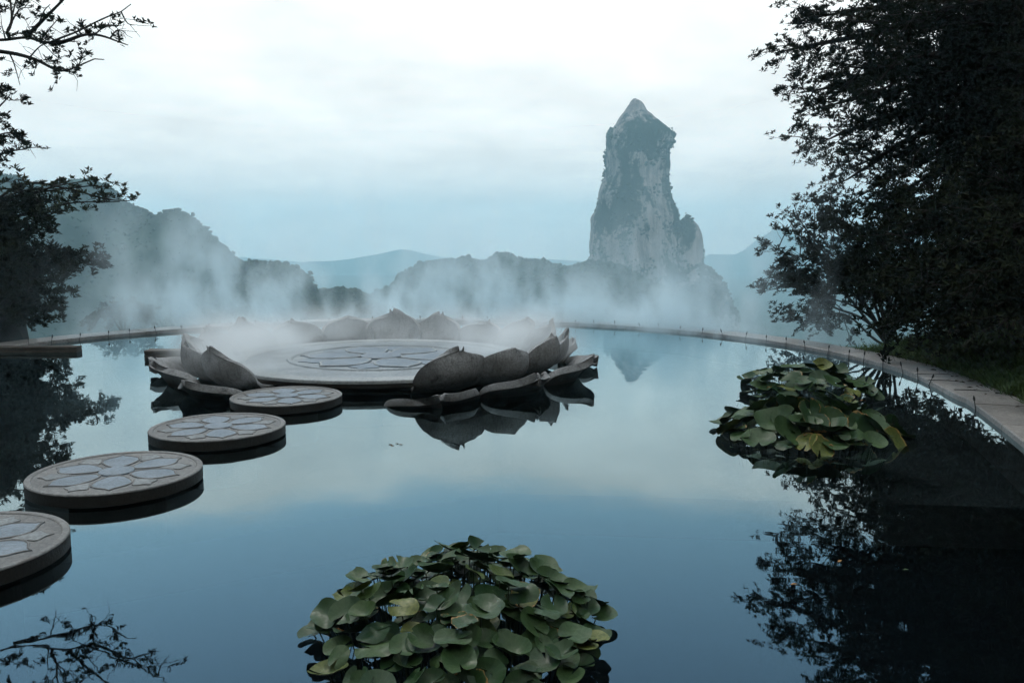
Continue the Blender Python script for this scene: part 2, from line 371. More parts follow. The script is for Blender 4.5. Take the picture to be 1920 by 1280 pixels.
def tree(name, label, cat, base, limbs, r0, mat, leaf=.11, nsec=12, ntw=7, nros=4, k=6, seclen=1.3, twlen=.45, start=.3, group=None, bare=.0, flat=.5, sag=.0):
    """limbs: list of lists of world points (first near the trunk)"""
    root = empty(name, base); tag(root, label, cat, group)
    b = Vector(base); tb = TB(); C, A = [], []
    for li, lp in enumerate(limbs):
        pts = spline([p-b for p in lp], 22) if len(lp) > 2 else spline([lp[0]-b, (lp[0]+lp[1])/2-b + Vector((0, 0, random.uniform(.1, .5))), lp[1]-b], 22)
        for i in range(1, 21): pts[i] = pts[i] + Vector(mn.noise_vector(pts[i]*.9 + Vector((li*7., 0, 0))))*.16
        length = sum((pts[i+1]-pts[i]).length for i in range(21))
        rr = r0*random.uniform(.35, .6)
        tb.tube(pts, [rr*(1-i/21)**.8 + .008 for i in range(22)], 7)
        ns = max(3, int(nsec*length/5))
        for s in range(ns):
            f = start + (1-start)*(s+random.random())/ns; i = min(20, int(f*21)); p = pts[i]; t = (pts[i+1]-pts[i]).normalized()
            d = Vector(rnd_dirs(1, flat)[0]); d = (d + t*.9).normalized(); sl_ = seclen*random.uniform(.5, 1.15)*(1.15-.5*f)
            sp = spline([p, p + d*sl_*.5 + Vector((0, 0, random.uniform(-.08, .12))), p + (d+Vector((0, 0, random.uniform(-.2, .25)-sag))).normalized()*sl_], 8)
            r1 = max(.012, rr*(1-f)*.5)
            tb.tube(sp, [r1*(1-j/8)+.004 for j in range(8)], 5)
            for q in range(ntw):
                g = .25 + .75*(q+random.random())/ntw; j = min(6, int(g*7)); pq = sp[j]
                dd = (Vector(rnd_dirs(1, flat)[0]) + (sp[j+1]-sp[j]).normalized()*.7).normalized(); tl = twlen*random.uniform(.5, 1.3)
                e = pq + dd*tl; mid = (pq+e)/2 + Vector(rnd_dirs(1)[0])*tl*.12
                tb.tube([pq, mid, e], [.006, .005, .003], 3)
                if random.random() < bare: continue
                for z in range(nros):
                    h = .4 + .6*(z+random.random())/nros; C.append(pq.lerp(e, h) + Vector(rnd_dirs(1)[0])*tl*.15); A.append(dd*.6 + Vector((0, 0, .8)))
    obj('trunk', tb.mesh(name+'_trunk'), m_bark, root)
    if C:
        C = np.array([tuple(c) for c in C]); A = np.array([tuple(a) for a in A])
        obj('crown', leaves_mesh(name+'_crown', *rosettes(C, A, k, leaf)), mat, root)
    return root

# ------------------------------------------------------------------ stepping stones
def petal_outline(n=9):
    half = [(.205, .05), (.25, .11), (.33, .162), (.43, .21), (.53, .235), (.62, .222), (.70, .165), (.755, .09), (.79, .045), (.85, .0)]
    return half + [(l, -w_) for l, w_ in half[-2::-1]]
def between_outline():
    half = [(.50, .018), (.585, .075), (.66, .12), (.715, .155), (.745, .15), (.775, .10), (.80, .05), (.865, .0)]
    return half + [(l, -w_) for l, w_ in half[-2::-1]]
def ring_mesh(name, outl, rings, cap):
    """rings: list of (inset 0..1 towards the centroid, z)"""
    o = np.array(outl); c = o.mean(0); n = len(o); V = []
    nrm = np.roll(o, -1, 0)-np.roll(o, 1, 0); nrm = np.stack([nrm[:, 1], -nrm[:, 0]], -1); nrm /= np.linalg.norm(nrm, axis=1)[:, None]+1e-9
    if ((o-c)*nrm).sum() < 0: nrm = -nrm
    for ins, z in rings:
        if ins < 0: pts = o - nrm*ins*-1       # negative: absolute inset in metres
        else: pts = c + (o-c)*(1-ins)
        V.append(np.c_[pts, np.full(n, z)])
    V = np.concatenate(V); j = np.arange(n); j2 = (j+1) % n; Fs = []
    for i in range(len(rings)-1): Fs.append(np.stack([i*n+j, i*n+j2, (i+1)*n+j2, (i+1)*n+j], -1))
    out = [np.concatenate(Fs)] if Fs else []
    if cap: out.append(((len(rings)-1)*n + j)[None])
    me = mesh_np(name, V, out, False)
    if me.polygons[-1].normal.z < 0: me.flip_normals()
    return me
PO, BO = petal_outline(), between_outline()
def medallion_parts(parent, sc, z, zs=1.):
    pm = ring_mesh('petal_panel', [(a*sc, b*sc) for a, b in PO], [(.0, -.004), (.0, .004*zs), (-.020*sc, .006*zs), (.35, .012*zs), (.7, .016*zs)], True)
    pr = ring_mesh('panel_ridge', [(a*sc, b*sc) for a, b in PO], [(.022*sc*-1*-1 if False else -(-.022)*sc*-1 if False else -.0001, -.004), (-.004*sc, .014*zs), (-.018*sc, .016*zs), (-.03*sc, .005*zs)], False)
    bm_ = ring_mesh('spandrel_panel', [(a*sc, b*sc) for a, b in BO], [(.0, -.004), (.0, .007*zs), (.15, .009*zs), (.5, .011*zs)], True)
    br = ring_mesh('spandrel_ridge', [(a*sc, b*sc) for a, b in BO], [(-.0001, -.004), (-.003*sc, .012*zs), (-.012*sc, .012*zs), (-.02*sc, .006*zs)], False)
    for k in range(6):
        a = rad(30+60*k)
        o = obj('petal_panel', pm, m_panel, parent, (0, 0, z), (0, 0, a)); obj('panel_ridge', pr, m_ridge, o)
        b = obj('spandrel_panel', bm_, m_spand, parent, (0, 0, z), (0, 0, rad(60*k))); obj('spandrel_ridge', br, m_ridge, b)
    bs = lathe('boss', [(.205*sc, -.004), (.205*sc, .018*zs), (.19*sc, .026*zs), (.1*sc, .03*zs), (.001, .031*zs)], 40, False)
    obj('boss', bs, m_panel, parent, (0, 0, z))
SR, SZ = .75, .13
slab_me = lathe('slab', [(.001, .012), (SR-.02, .012), (SR-.002, .02), (SR-.002, SZ-.012), (SR*.9, SZ-.012), (.001, SZ-.0122)], 96)
rim_me = lathe('rim', [(SR*.985, SZ-.02), (SR-.001, SZ-.014), (SR-.001, SZ-.008), (SR-.008, SZ), (SR*.935, SZ), (SR*.925, SZ-.004), (SR*.918, SZ-.011)], 96)
ped_me = lathe('pedestal', [(SR*.55, -.95), (SR*.55, .014)], 40)
disc_lab = ['round flower-carved stepping stone nearest the lotus platform', 'flower-carved stepping stone second from the lotus platform',
            'flower-carved stepping stone third from the lotus platform, wholly in view', 'round flower-carved stepping stone cut off by the left edge of the picture']
dx, dy = (-3.9385+3.1012)/3, (5.6303-11.3148)/3
m_spand = stone_mat('grey_spandrel', (.16, .18, .185), (.225, .248, .25), stain=(.1, .1, .095), amt=.5, streak=False)
for k in range(4):
    e = empty('stepping_stone', (-3.1012+dx*k, 11.3148+dy*k, 0), math.atan2(dy, dx) + rad(random.uniform(-3, 3)))
    tag(e, disc_lab[k], 'stepping stone', 'stepping stones across the pool')
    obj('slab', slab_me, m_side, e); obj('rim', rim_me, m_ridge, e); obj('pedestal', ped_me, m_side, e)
    fld = lathe('field', [(SR*.925, SZ-.0095), (.001, SZ-.0095)], 96); obj('field', fld, m_ridge, e)
    medallion_parts(e, SR, SZ-.0085, .6)

# ------------------------------------------------------------------ lotus platform
lot = empty('lotus_platform', (LC.x, LC.y, 0)); tag(lot, 'large carved stone lotus platform with raised petals standing in the pool', 'sculpture')
FZ, FR = .215, 2.6
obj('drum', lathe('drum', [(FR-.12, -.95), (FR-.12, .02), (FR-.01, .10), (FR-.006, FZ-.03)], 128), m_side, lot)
obj('edge_ring', lathe('edge_ring', [(FR-.02, FZ-.06), (FR, FZ-.05), (FR, FZ-.012), (FR-.012, FZ), (FR-.30, FZ), (FR-.312, FZ-.014)], 128), m_edge, lot)
obj('floor_disc', lathe('floor_disc', [(FR-.30, FZ-.012), (1.62, FZ-.012), (1.60, FZ+.012), (1.54, FZ+.012), (1.51, FZ-.016), (.001, FZ-.016)], 128), m_floor, lot)
med = empty('medallion', (0, 0, 0)); med.parent = lot
obj('field', lathe('field', [(1.50, FZ-.014), (.001, FZ-.014)], 96), m_floor, med)
med.rotation_euler = (0, 0, math.atan2(dy, dx)+rad(4))
# panels straight under the platform (thing > part > sub-part)
def lotus_medallion():
    pm = ring_mesh('petal_panel', [(a*1.72, b*1.72) for a, b in PO], [(.0, -.004), (.0, .010), (.02, .02), (.35, .026), (.7, .03)], True)
    bm_ = ring_mesh('spandrel_panel', [(a*1.68, b*1.68) for a, b in BO], [(.0, -.004), (.0, .010), (.1, .014), (.5, .017)], True)
    pr = ring_mesh('panel_ridge', [(a*1.72, b*1.72) for a, b in PO], [(-.0001, -.004), (-.008, .026), (-.035, .027), (-.055, .008)], False)
    a0 = med.rotation_euler.z
    for k in range(6):
        o = obj('petal_panel', pm, m_panel, lot, (0, 0, FZ-.012), (0, 0, a0+rad(30+60*k))); obj('panel_ridge', pr, m_edge, o)
        obj('spandrel_panel', bm_, m_panel, lot, (0, 0, FZ-.012), (0, 0, a0+rad(60*k)))
    obj('boss', lathe('boss', [(.36, -.004), (.36, .028), (.33, .042), (.15, .05), (.001, .052)], 48), m_panel, lot, (0, 0, FZ-.012))
lotus_medallion()

def interp(xs, ys, v): return np.interp(v, xs, ys)
def smooth_profile(kn, v):
    pts = spline([(k[1], k[2], k[0]) for k in kn], 60); a = np.array([(p.z, p.x, p.y) for p in pts])
    return np.interp(v, a[:, 0], a[:, 1]), np.interp(v, a[:, 0], a[:, 2])
def petal_mesh(name, prof, width, cup, thick, seed, nu=20, nv=22):
    """petal shell built in place facing +Y (outwards); prof (v,r,z), width (v,half width)"""
    rs = np.random.default_rng(seed); u = np.sin(np.linspace(-1, 1, nu+1)*PI/2*.94)/math.sin(PI/2*.94); v = 1-(1-np.linspace(0, 1, nv+1))**1.5
    r, z = smooth_profile(prof, v)
    w0, wm, vm, ex, tip = width
    t = np.clip((v-vm)/(1-vm), 0, 1); wv = np.where(v < vm, w0+(wm-w0)*np.sin(np.clip(v/vm, 0, 1)*PI/2), wm*(1-t**ex)**.62 + .02)
    U, Vv = np.meshgrid(u, v); Rr = np.repeat(r[:, None], nu+1, 1); Z = np.repeat(z[:, None], nu+1, 1)
    X = U*wv[:, None]; lat = np.abs(X)/wm
    Rr = Rr - cup*lat**2.2*(.3+.7*np.sin(np.clip(Vv, 0, 1)*PI*.75))
    k = np.clip((Vv-.72)/.28, 0, 1); pt = np.exp(-np.abs(X/.13)**1.3)*k*k
    Z = Z + tip*pt; Rr = Rr + tip*.35*pt
    X = X + .05*rs.normal()*Vv**2
    Rr = Rr + .02*np.sin(U*3+rs.uniform(0, 6))*Vv + .04*np.exp(-(X/.12)**2)*Vv*(1-Vv)
    Z = Z + .012*np.sin(X*7+rs.uniform(0, 6))*Vv
    P = np.stack([X, Rr, Z], -1)
    du = np.gradient(P, axis=1); dv = np.gradient(P, axis=0); n = np.cross(dv, du); n /= np.linalg.norm(n, axis=2)[..., None]+1e-9
    if n[nv//3, nu//2, 1] < 0: n = -n                       # outward
    Q = P - n*thick
    a = P.reshape(-1, 3); b = Q.reshape(-1, 3); m = len(a); q = nu+1
    I, J = np.meshgrid(np.arange(nv), np.arange(nu), indexing='ij'); I = I.ravel(); J = J.ravel()
    F1 = np.stack([I*q+J, I*q+J+1, (I+1)*q+J+1, (I+1)*q+J], -1); F2 = F1[:, ::-1]+m
    bd = [j for j in range(q)] + [i*q+q-1 for i in range(1, nv+1)] + [nv*q+j for j in range(q-2, -1, -1)] + [i*q for i in range(nv-1, 0, -1)]
    F3 = np.array([[bd[i], bd[i]+m, bd[(i+1) % len(bd)]+m, bd[(i+1) % len(bd)]] for i in range(len(bd))])
    me = mesh_np(name, np.r_[a, b], np.r_[F1, F2, F3], True)
    import bmesh
    bm = bmesh.new(); bm.from_mesh(me); bmesh.ops.remove_doubles(bm, verts=bm.verts, dist=.002); bmesh.ops.recalc_face_normals(bm, faces=bm.faces); bm.to_mesh(me); bm.free()
    me.polygons.foreach_set('use_smooth', np.full(len(me.polygons), True))
    cr = me.attributes.new('crease_edge', 'FLOAT', 'EDGE') if 'crease_edge' not in me.attributes else me.attributes['crease_edge']
    ang = np.zeros(len(me.edges), np.float32); fn = {}
    for p in me.polygons:
        for k in p.edge_keys: fn.setdefault(k, []).append(p.normal)
    for e in me.edges:
        ns_ = fn.get(tuple(sorted(e.vertices)), [])
        if len(ns_) == 2 and ns_[0].dot(ns_[1]) < .55: ang[e.index] = .72
    cr.data.foreach_set('value', ang)
    return me
IN_P = [(0, 2.42, .02), (.2, 2.84, .05), (.4, 3.12, .18), (.6, 3.25, .35), (.8, 3.27, .53), (1, 3.22, .68)]
IN_W = (.46, .60, .45, 2.6, .045)
OUT_P = [(0, 2.60, -.30), (.2, 3.15, -.26), (.4, 3.46, -.10), (.6, 3.58, .06), (.8, 3.68, .18), (1, 3.80, .27)]
OUT_W = (.46, .66, .5, 4.2, .05)
inner = [petal_mesh('petal', IN_P, IN_W, .33, .075, s) for s in (1, 2, 3, 4)]
outer = [petal_mesh('lower_petal', OUT_P, OUT_W, .30, .11, s) for s in (5, 6, 7)]
for me in inner+outer: me.materials.append(m_petal)
def put_petal(name, me, deg, sc=1.):
    o = obj(name, me, None, lot); zf = random.uniform(.92, 1.08)
    o.matrix_local = Matrix.Rotation(-rad(deg), 4, 'Z') @ Matrix.Translation((0, 2.5, 0)) @ Matrix.Rotation(random.gauss(-rad(4), rad(2.5)), 4, 'X') @ Matrix.Rotation(random.gauss(0, rad(2.5)), 4, 'Y') @ Matrix.Diagonal((sc*random.uniform(.95, 1.06), random.uniform(.96, 1.03), zf, 1)) @ Matrix.Translation((0, -2.5, 0))
    sub = o.modifiers.new('round', 'SUBSURF'); sub.levels = sub.render_levels = 2
    return o
for i, d in enumerate([-140, -121, -102, -83, -63.5, -44, -24, -4, 15, 34, 53, 72.5, 92, 112, 132, 151]): put_petal('petal', inner[i % 4], d + random.uniform(-1.6, 1.6))
for i, d in enumerate([-142, -120, -98, -76, -55, -34, -14, 6, 26, 46, 67, 88, 110, 134, 158]): put_petal('lower_petal', outer[i % 3], d + random.uniform(-.8, .8), 1.05)

# ------------------------------------------------------------------ stone beams in the water left of the lotus
def beam(x0, x1, y, wy, z1, label):
    V, Fq = [], []
    prof = [(0, -.4), (0, z1*.40), (.02, z1*.44), (.02, z1*.54), (0, z1*.58), (0, z1-.01), (.01, z1), (wy, z1), (wy, -.4)]; q = len(prof)
    for x in np.linspace(x0, x1, 9):
        for d, z in prof: V.append((x-x0, d, z + .004*random.uniform(-1, 1)))
    Fq = [[k*q+j, (k+1)*q+j, (k+1)*q+j+1, k*q+j+1] for k in range(8) for j in range(q-1)]
    o = obj('stone_beam', mesh_np('stone_beam', V, [np.array(Fq), np.array([list(range(q))[::-1], [8*q+j for j in range(q)]])]), m_beam, None, (x0, y, 0), (0, 0, rad(1.5)))
    tag(o, label, 'beam', 'low stone beams in the pool')
beam(-11.6, -8.78, 16.62, .22, .12, 'low dark stone beam reaching from the left bank over the water')
beam(-7.05, -5.6, 15.85, .3, .15, 'short stone beam lying behind the left petals of the lotus')

# ------------------------------------------------------------------ mist nozzles on the rim
tb = TB(); tb.tube([(0, 0, -.06), (0, 0, .05), (.004, 0, .115)], [.007, .007, .006], 6); stem_me = tb.mesh('stem')
head_me = lathe('head', [(.001, .095), (.010, .098), (.017, .12), (.017, .155), (.012, .165), (.006, .185), (.001, .187)], 10)
ORD = 'first second third fourth fifth sixth seventh eighth ninth tenth eleventh twelfth thirteenth fourteenth fifteenth sixteenth seventeenth eighteenth nineteenth twentieth'.split()
TENS = {2: 'twenty', 3: 'thirty', 4: 'forty', 5: 'fifty'}
def ordinal(i):
    if i <= 20: return ORD[i-1]
    t, u = divmod(i, 10); return (TENS[t][:-1]+'ieth') if u == 0 else TENS[t]+'-'+ORD[u-1]
SPC = .62; s = PR*rad(75-66.5); i = 0
NOZ0 = s
while s < sR - 1.2 and i < 56:
    if s > PR*rad(75+88) and random.random() < .45: s += SPC; continue
    p, t, o = rim_at(s + random.uniform(-.07, .07)); i += 1
    e = empty('mist_nozzle', (p[0]-o[0]*.03, p[1]-o[1]*.03, CZ-.03)); e.rotation_euler = (random.gauss(0, .14), random.gauss(0, .18), random.uniform(0, 6)); e.scale = (.85, .85, random.uniform(.65, .95))
    tag(e, f'small black mist nozzle, {ordinal(i)} along the pool rim from its left end', 'nozzle', 'mist nozzles along the pool rim')
    obj('stem', stem_me, m_nozzle, e); obj('head', head_me, m_nozzle, e)
    s += SPC

# ------------------------------------------------------------------ water lilies
def lily_leaf(seed, browned):
    rs = np.random.default_rng(seed); nr, na = 4, 22; notch = rs.uniform(.14, .3); asp = rs.uniform(.72, .9)
    cup, fold, wav, ph = rs.uniform(.08, .5), rs.uniform(-.2, .45), rs.uniform(.04, .14), rs.uniform(0, 6)
    V = [(0, 0, 0)]; E = [0.]
    for k in range(1, nr+1):
        q = k/nr
        for j in range(na):
            a = -PI + notch + (2*PI-2*notch)*j/(na-1)
            R = (1 + .10*math.cos(a)) * (1-.10*(abs(a)/PI)**6)
            if browned and k == nr: R *= rs.uniform(.88, 1.02)
            x, y = q*R*math.cos(a), q*R*math.sin(a)*asp
            z = cup*q*q + fold*abs(y)*q + wav*q**3*math.sin(3*a+ph) - .06*q**4 + .02*rs.normal()*q*q
            V.append((x, y, z)); E.append(q)
    Fs3 = [[0, 1+j, 2+j] for j in range(na-1)]; Fs4 = [[1+(k-1)*na+j, 1+k*na+j, 2+k*na+j, 2+(k-1)*na+j] for k in range(1, nr) for j in range(na-1)]
    me = mesh_np('leaf', V, [np.array(Fs3), np.array(Fs4)], True)
    if me.polygons[0].normal.z < 0: me.flip_normals()
    at_ = me.attributes.new('edge', 'FLOAT', 'POINT'); at_.data.foreach_set('value', np.array(E, np.float32))
    me.materials.append(m_lily[1 if browned else 0]); return me
LV = [lily_leaf(s, False) for s in range(8)] + [lily_leaf(s, True) for s in range(20, 23)]
def withered(seed):
    rs = np.random.default_rng(seed); n = 9; V = []
    for i in range(n):
        t = i/(n-1); x = t-.5; wd = .14*math.sin(PI*min(1, t*1.05))**.6+.01
        z = .25*math.sin(t*PI)+.05*rs.normal(); y = .18*math.sin(t*4+seed)
        V += [(x, y-wd, z+.08*math.cos(t*5)), (x, y, z), (x, y+wd, z+.1*math.sin(t*6+1))]
    F4 = [[i*3+j, (i+1)*3+j, (i+1)*3+j+1, i*3+j+1] for i in range(n-1) for j in range(2)]
    me = mesh_np('withered_leaf', V, np.array(F4), True); me.materials.append(m_wither); return me
WV = [withered(s) for s in range(3)]
def lily_clump(label, cx, cy, rx, ry, h, n, lo, hi, nw=0, rot=0., seed=0, tilt=(.15, .8), pbrown=.1):
    rs = random.Random(seed); root = empty('water_lily_clump', (cx, cy, 0), rot); tag(root, label, 'water lilies', 'water lilies in the pool')
    pts = []; tb = TB(); tries = 0
    while len(pts) < n and tries < 6000:
        tries += 1; a = rs.uniform(0, 2*PI); q = math.sqrt(rs.random()); x, y = q*rx*math.cos(a), q*ry*math.sin(a)
        z = h*(1-q**3)*rs.uniform(.35, 1.0) + .02 + .05*rs.random()
        sz = rs.uniform(lo, hi)
        if any((x-b[0])**2+(y-b[1])**2+((z-b[2])*1.6)**2 < (.62*(sz+b[3]))**2*.34 for b in pts): continue
        pts.append((x, y, z, sz, q, a))
    for x, y, z, sz, q, a in pts:
        i = rs.randrange(8) if rs.random() > pbrown else 8+rs.randrange(3)
        o = obj('leaf', LV[i], None, root)
        tl = rs.uniform(*tilt); tdir = a + rs.gauss(0, .9)
        nrm = Vector((math.cos(tdir)*math.sin(tl), math.sin(tdir)*math.sin(tl), math.cos(tl)))
        qt = nrm.to_track_quat('Z', 'Y').to_matrix() @ Matrix.Rotation(rs.uniform(0, 2*PI), 3, 'Z')
        o.matrix_parent_inverse = Matrix(); o.rotation_euler = qt.to_euler(); o.location = (x, y, z); o.scale = (sz, sz, sz*rs.uniform(.7, 1.2))
        b = (x*.85, y*.85, -.35); tb.tube([b, (x*.92, y*.92, z*.4-.1), (x, y, z)], [.004, .004, .004], 4)
    st = obj('stems', tb.mesh('stems'), m_stem, root); st['kind'] = 'stuff'
    for k in range(nw):
        a = rs.uniform(0, 2*PI); q = rs.uniform(.3, 1.)
        o = obj('withered_leaf', WV[rs.randrange(3)], None, root, (q*rx*math.cos(a), q*ry*math.sin(a), h*(1-q*q)*.8+.03), (rs.uniform(-.5, .5), rs.uniform(-.5, .5), rs.uniform(0, 6)))
        s_ = rs.uniform(.5, 1.)*lo*1.4; o.scale = (s_, s_*.7, s_)
    return root
lily_clump('dense clump of green water lily leaves in the near foreground', -.31, 4.58, .84, .90, .35, 260, .06, .118, 3, 0, 3, (.05, .68), .06)
lily_clump('broad clump of large lily leaves with withered brown edges by the right rim', 3.45, 9.55, 1.0, .95, .30, 85, .14, .23, 9, .2, 5, (.1, .9), .2)
lily_clump('smaller far clump of lily leaves closest to the right stone rim', 4.35, 12.1, .92, 1.1, .36, 90, .12, .19, 3, .1, 9, (.05, .6))

# ------------------------------------------------------------------ hills, valley and rock spire
def ridge(name, label, prof, Y, slope_f, slope_b, zb, rough=1., depth_noise=30, nx=150, ny=50, mat=None):
    """prof: crest pixels at distance Y; falls to the valley towards and away from the viewer"""
    xs = np.array([at(p[0], p[1], Y).x for p in prof]); zs = np.array([at(p[0], p[1], Y).z for p in prof])
    X = np.linspace(xs[0], xs[-1], nx); C = np.interp(X, xs, zs); V = []
    yo = np.concatenate([-np.linspace(1, 0, ny)**1.5, np.linspace(0, 1, ny//2)[1:]**1.5])
    for i, x in enumerate(X):
        hf = (C[i]-zb)/slope_f; hb = (C[i]-zb)/slope_b
        yc = Y + depth_noise*mn.noise(Vector((x/90, 3.3, Y)))
        for t in yo:
            y = yc + (t*hf if t < 0 else t*hb); k = 1-abs(t)
            z = zb + (C[i]-zb)*(k**.8)
            spur = mn.fractal(Vector((x/60, y/80, Y*.1)), 1., 2., 5)
            z += spur*(C[i]-zb)*.22*math.sin(min(1, abs(t)*1.3)*PI)*rough + mn.fractal(Vector((x/9, y/9, 1.)), 1., 2., 3)*1.2*rough
            V.append((x, y, z))
    q = len(yo); I, J = np.meshgrid(np.arange(nx-1), np.arange(q-1), indexing='ij'); I = I.ravel(); J = J.ravel()
    me = mesh_np(name, V, np.stack([I*q+J, (I+1)*q+J, (I+1)*q+J+1, I*q+J+1], -1), True)
    o = tag(obj(name, me, mat or m_hill), label, kind='structure'); return o, np.array(V)
m_hill = simple('wooded_hill', (.02, .032, .02), .95, .5, .05, .1)
def ico():
    import bmesh
    bm = bmesh.new(); bmesh.ops.create_icosphere(bm, subdivisions=1, radius=1); V = np.array([v.co[:] for v in bm.verts]); Fc = np.array([[v.index for v in f.verts] for f in bm.faces]); bm.free(); return V, Fc
ICOV, ICOF = ico()
def clumps(name, label, P, smin, smax, mat, kind='stuff', parent=None):
    n = len(P); s_ = RNG.uniform(smin, smax, n)
    V = ICOV[None]*(1+RNG.normal(size=(n, len(ICOV), 1))*.26)*s_[:, None, None]*np.array([1, 1, .85]) + (P + np.array([0, 0, 1])*s_[:, None]*.1)[:, None]
    Fc = ICOF[None] + (np.arange(n)*len(ICOV))[:, None, None]
    o = obj(name, mesh_np(name, V.reshape(-1, 3), Fc.reshape(-1, 3), False), mat, parent); o['kind'] = kind
    if label: o['label'] = label
    return o
ZB = -75
def woods(o, V, n, a, b, label, y_max):
    m = V[(V[:, 1] < y_max)]; P = m[RNG.integers(0, len(m), n)] + RNG.normal(size=(n, 3))*np.array([1.2, 1.2, .2]); clumps('hill_woods', label, P, a, b, m_forest)
V1, = [None],
o, V = ridge('hill', 'blue-grey mountain with two summits behind the left trees', [(-500, 420), (-300, 330), (-100, 300), (60, 335), (120, 352), (160, 345), (195, 337), (215, 344), (240, 363), (265, 381), (300, 401), (315, 405), (335, 394), (352, 391), (370, 400), (386, 416), (402, 432), (420, 450), (440, 470), (458, 487), (480, 497), (520, 515), (580, 545), (650, 570), (720, 600), (800, 640)], 420, .9, 1.0, ZB)
woods(o, V, 7000, .35, .95, 'woods covering the two-summit mountain', 424)
o, V = ridge('hill', 'rounded wooded hill in front of the left mountain', [(330, 600), (400, 545), (440, 515), (470, 500), (500, 492), (530, 490), (555, 495), (578, 508), (592, 525), (604, 548), (625, 545), (650, 540), (675, 543), (690, 552), (720, 580), (770, 620)], 300, .9, 1.0, ZB, 1.2)
woods(o, V, 5000, .45, 1.2, 'woods on the rounded hill', 303)
o, V = ridge('hill', 'long wooded ridge behind the lotus left of the rock spire', [(590, 620), (650, 585), (690, 556), (715, 545), (742, 534), (756, 514), (770, 502), (790, 495), (820, 490), (850, 487), (872, 482), (892, 489), (915, 485), (932, 477), (950, 477), (975, 488), (1010, 486), (1040, 497), (1062, 500), (1085, 494), (1110, 489), (1160, 500), (1240, 540), (1340, 590)], 480, .9, 1.0, ZB)
woods(o, V, 6500, .6, 1.7, 'woods covering the long ridge', 485)
ridge('hill', 'faint far mountains on the hazy horizon', [(-900, 400), (-500, 440), (-200, 420), (100, 450), (400, 476), (560, 492), (640, 488), (700, 478), (760, 466), (800, 478), (880, 490), (1000, 484), (1100, 490), (1290, 492), (1330, 476), (1390, 478), (1420, 452), (1455, 430), (1480, 428), (1510, 450), (1600, 440), (1800, 400), (2100, 430), (2600, 380)], 2300, .7, .8, ZB-40, .6, 60, 200, 30)
V = [(x, y, ZB - 8 + 10*mn.noise(Vector((x/300, y/300, 0)))) for x in np.linspace(-3050, 3050, 80) for y in np.linspace(-240, 2740, 50)]
I, J = np.meshgrid(np.arange(79), np.arange(49), indexing='ij'); I = I.ravel(); J = J.ravel(); q = 50
tag(obj('ground', mesh_np('ground', V, np.stack([I*q+J, (I+1)*q+J, (I+1)*q+J+1, I*q+J+1], -1), True), m_hill), 'wooded valley floor far below the pool', kind='structure')

def rock_mat():
    m, nt, p = pmat('spire_rock')
    v = ocoord(nt); st = ocoord(nt, (.30, .30, .03)); g = nt.nodes.new('ShaderNodeNewGeometry')
    s1 = NOISE(nt, st, 1., 6, .65, .3); mo = ocoord(nt, (1, 1, .6)); mo.node.inputs['Location'].default_value = (-83, 41, 17)
    s2 = NOISE(nt, mo, .038, 6, .66, .6); s3 = NOISE(nt, v, .35, 5, .65)
    c = MIXC(nt, MR(nt, s1, .3, .7), (.10, .092, .09), (.30, .26, .24))
    c = MIXC(nt, M(nt, 'MULTIPLY', MR(nt, s3, .5, .75), .5), c, (.09, .085, .08))
    _, _, nz = SEP(nt, g.outputs['Normal'])
    veg = MR(nt, M(nt, 'ADD', M(nt, 'ADD', s2, M(nt, 'MULTIPLY', s3, .3)), M(nt, 'MULTIPLY', nz, .03)), .60, .68)
    c = MIXC(nt, veg, c, (.012, .022, .013))
    nt.links.new(c, p.inputs['Base Color']); p.inputs['Roughness'].default_value = .95; p.inputs['Specular IOR Level'].default_value = .1
    bump(nt, p, M(nt, 'ADD', s1, s3), .6, 1.5)
    return m
m_spire = rock_mat()
SY = 600
def pillar(name, sil, seed, depth=.85, nz=110, na=120, y0=SY, flute=1.):
    """sil: (y pixel, left pixel, right pixel) from top to foot"""
    base = at(1190, 615, y0); zs, cx, hw = [], [], []
    for y, l, r in sil:
        a, b = at(l, y, y0), at(r, y, y0); zs.append(a.z-base.z); cx.append((a.x+b.x)/2-base.x); hw.append((b.x-a.x)/2)
    Z = np.linspace(zs[0], zs[-1], nz); o_ = np.argsort(zs); zs = np.array(zs)[o_]; CX = np.interp(Z, zs, np.array(cx)[o_]); HW = np.interp(Z, zs, np.array(hw)[o_])
    V = []
    for i in range(nz):
        for k in range(na):
            a = 2*PI*k/na; ca, sa = math.cos(a), math.sin(a)
            e = (abs(ca)**2.6 + abs(sa)**2.6)**(-1/2.6)
            p = Vector((ca*HW[i], sa*HW[i], Z[i]))
            d = 1 + flute*(.035*mn.fractal(Vector((p.x*.25, p.y*.25, p.z*.02+seed)), 1., 2., 4) + .085*mn.fractal(Vector((p.x*.05, p.y*.05, p.z*.045+seed)), 1., 2., 5) + .03*mn.noise(Vector((p.x*.02, p.y*.02, p.z*.12+seed*3))))
            V.append((CX[i] + p.x*e*d, p.y*e*d*depth, Z[i] + 1.0*mn.noise(p*.2)))
    j = np.arange(na); j2 = (j+1) % na
    Fq = np.concatenate([np.stack([i*na+j, (i+1)*na+j, (i+1)*na+j2, i*na+j2], -1) for i in range(nz-1)])
    me = mesh_np(name, V, [Fq, j[None]], True); return me, np.array(V)
spire = empty('rock_spire', at(1190, 615, SY)); tag(spire, 'tall pointed rock spire with shrubs on its ledges rising through the mist', 'rock spire')
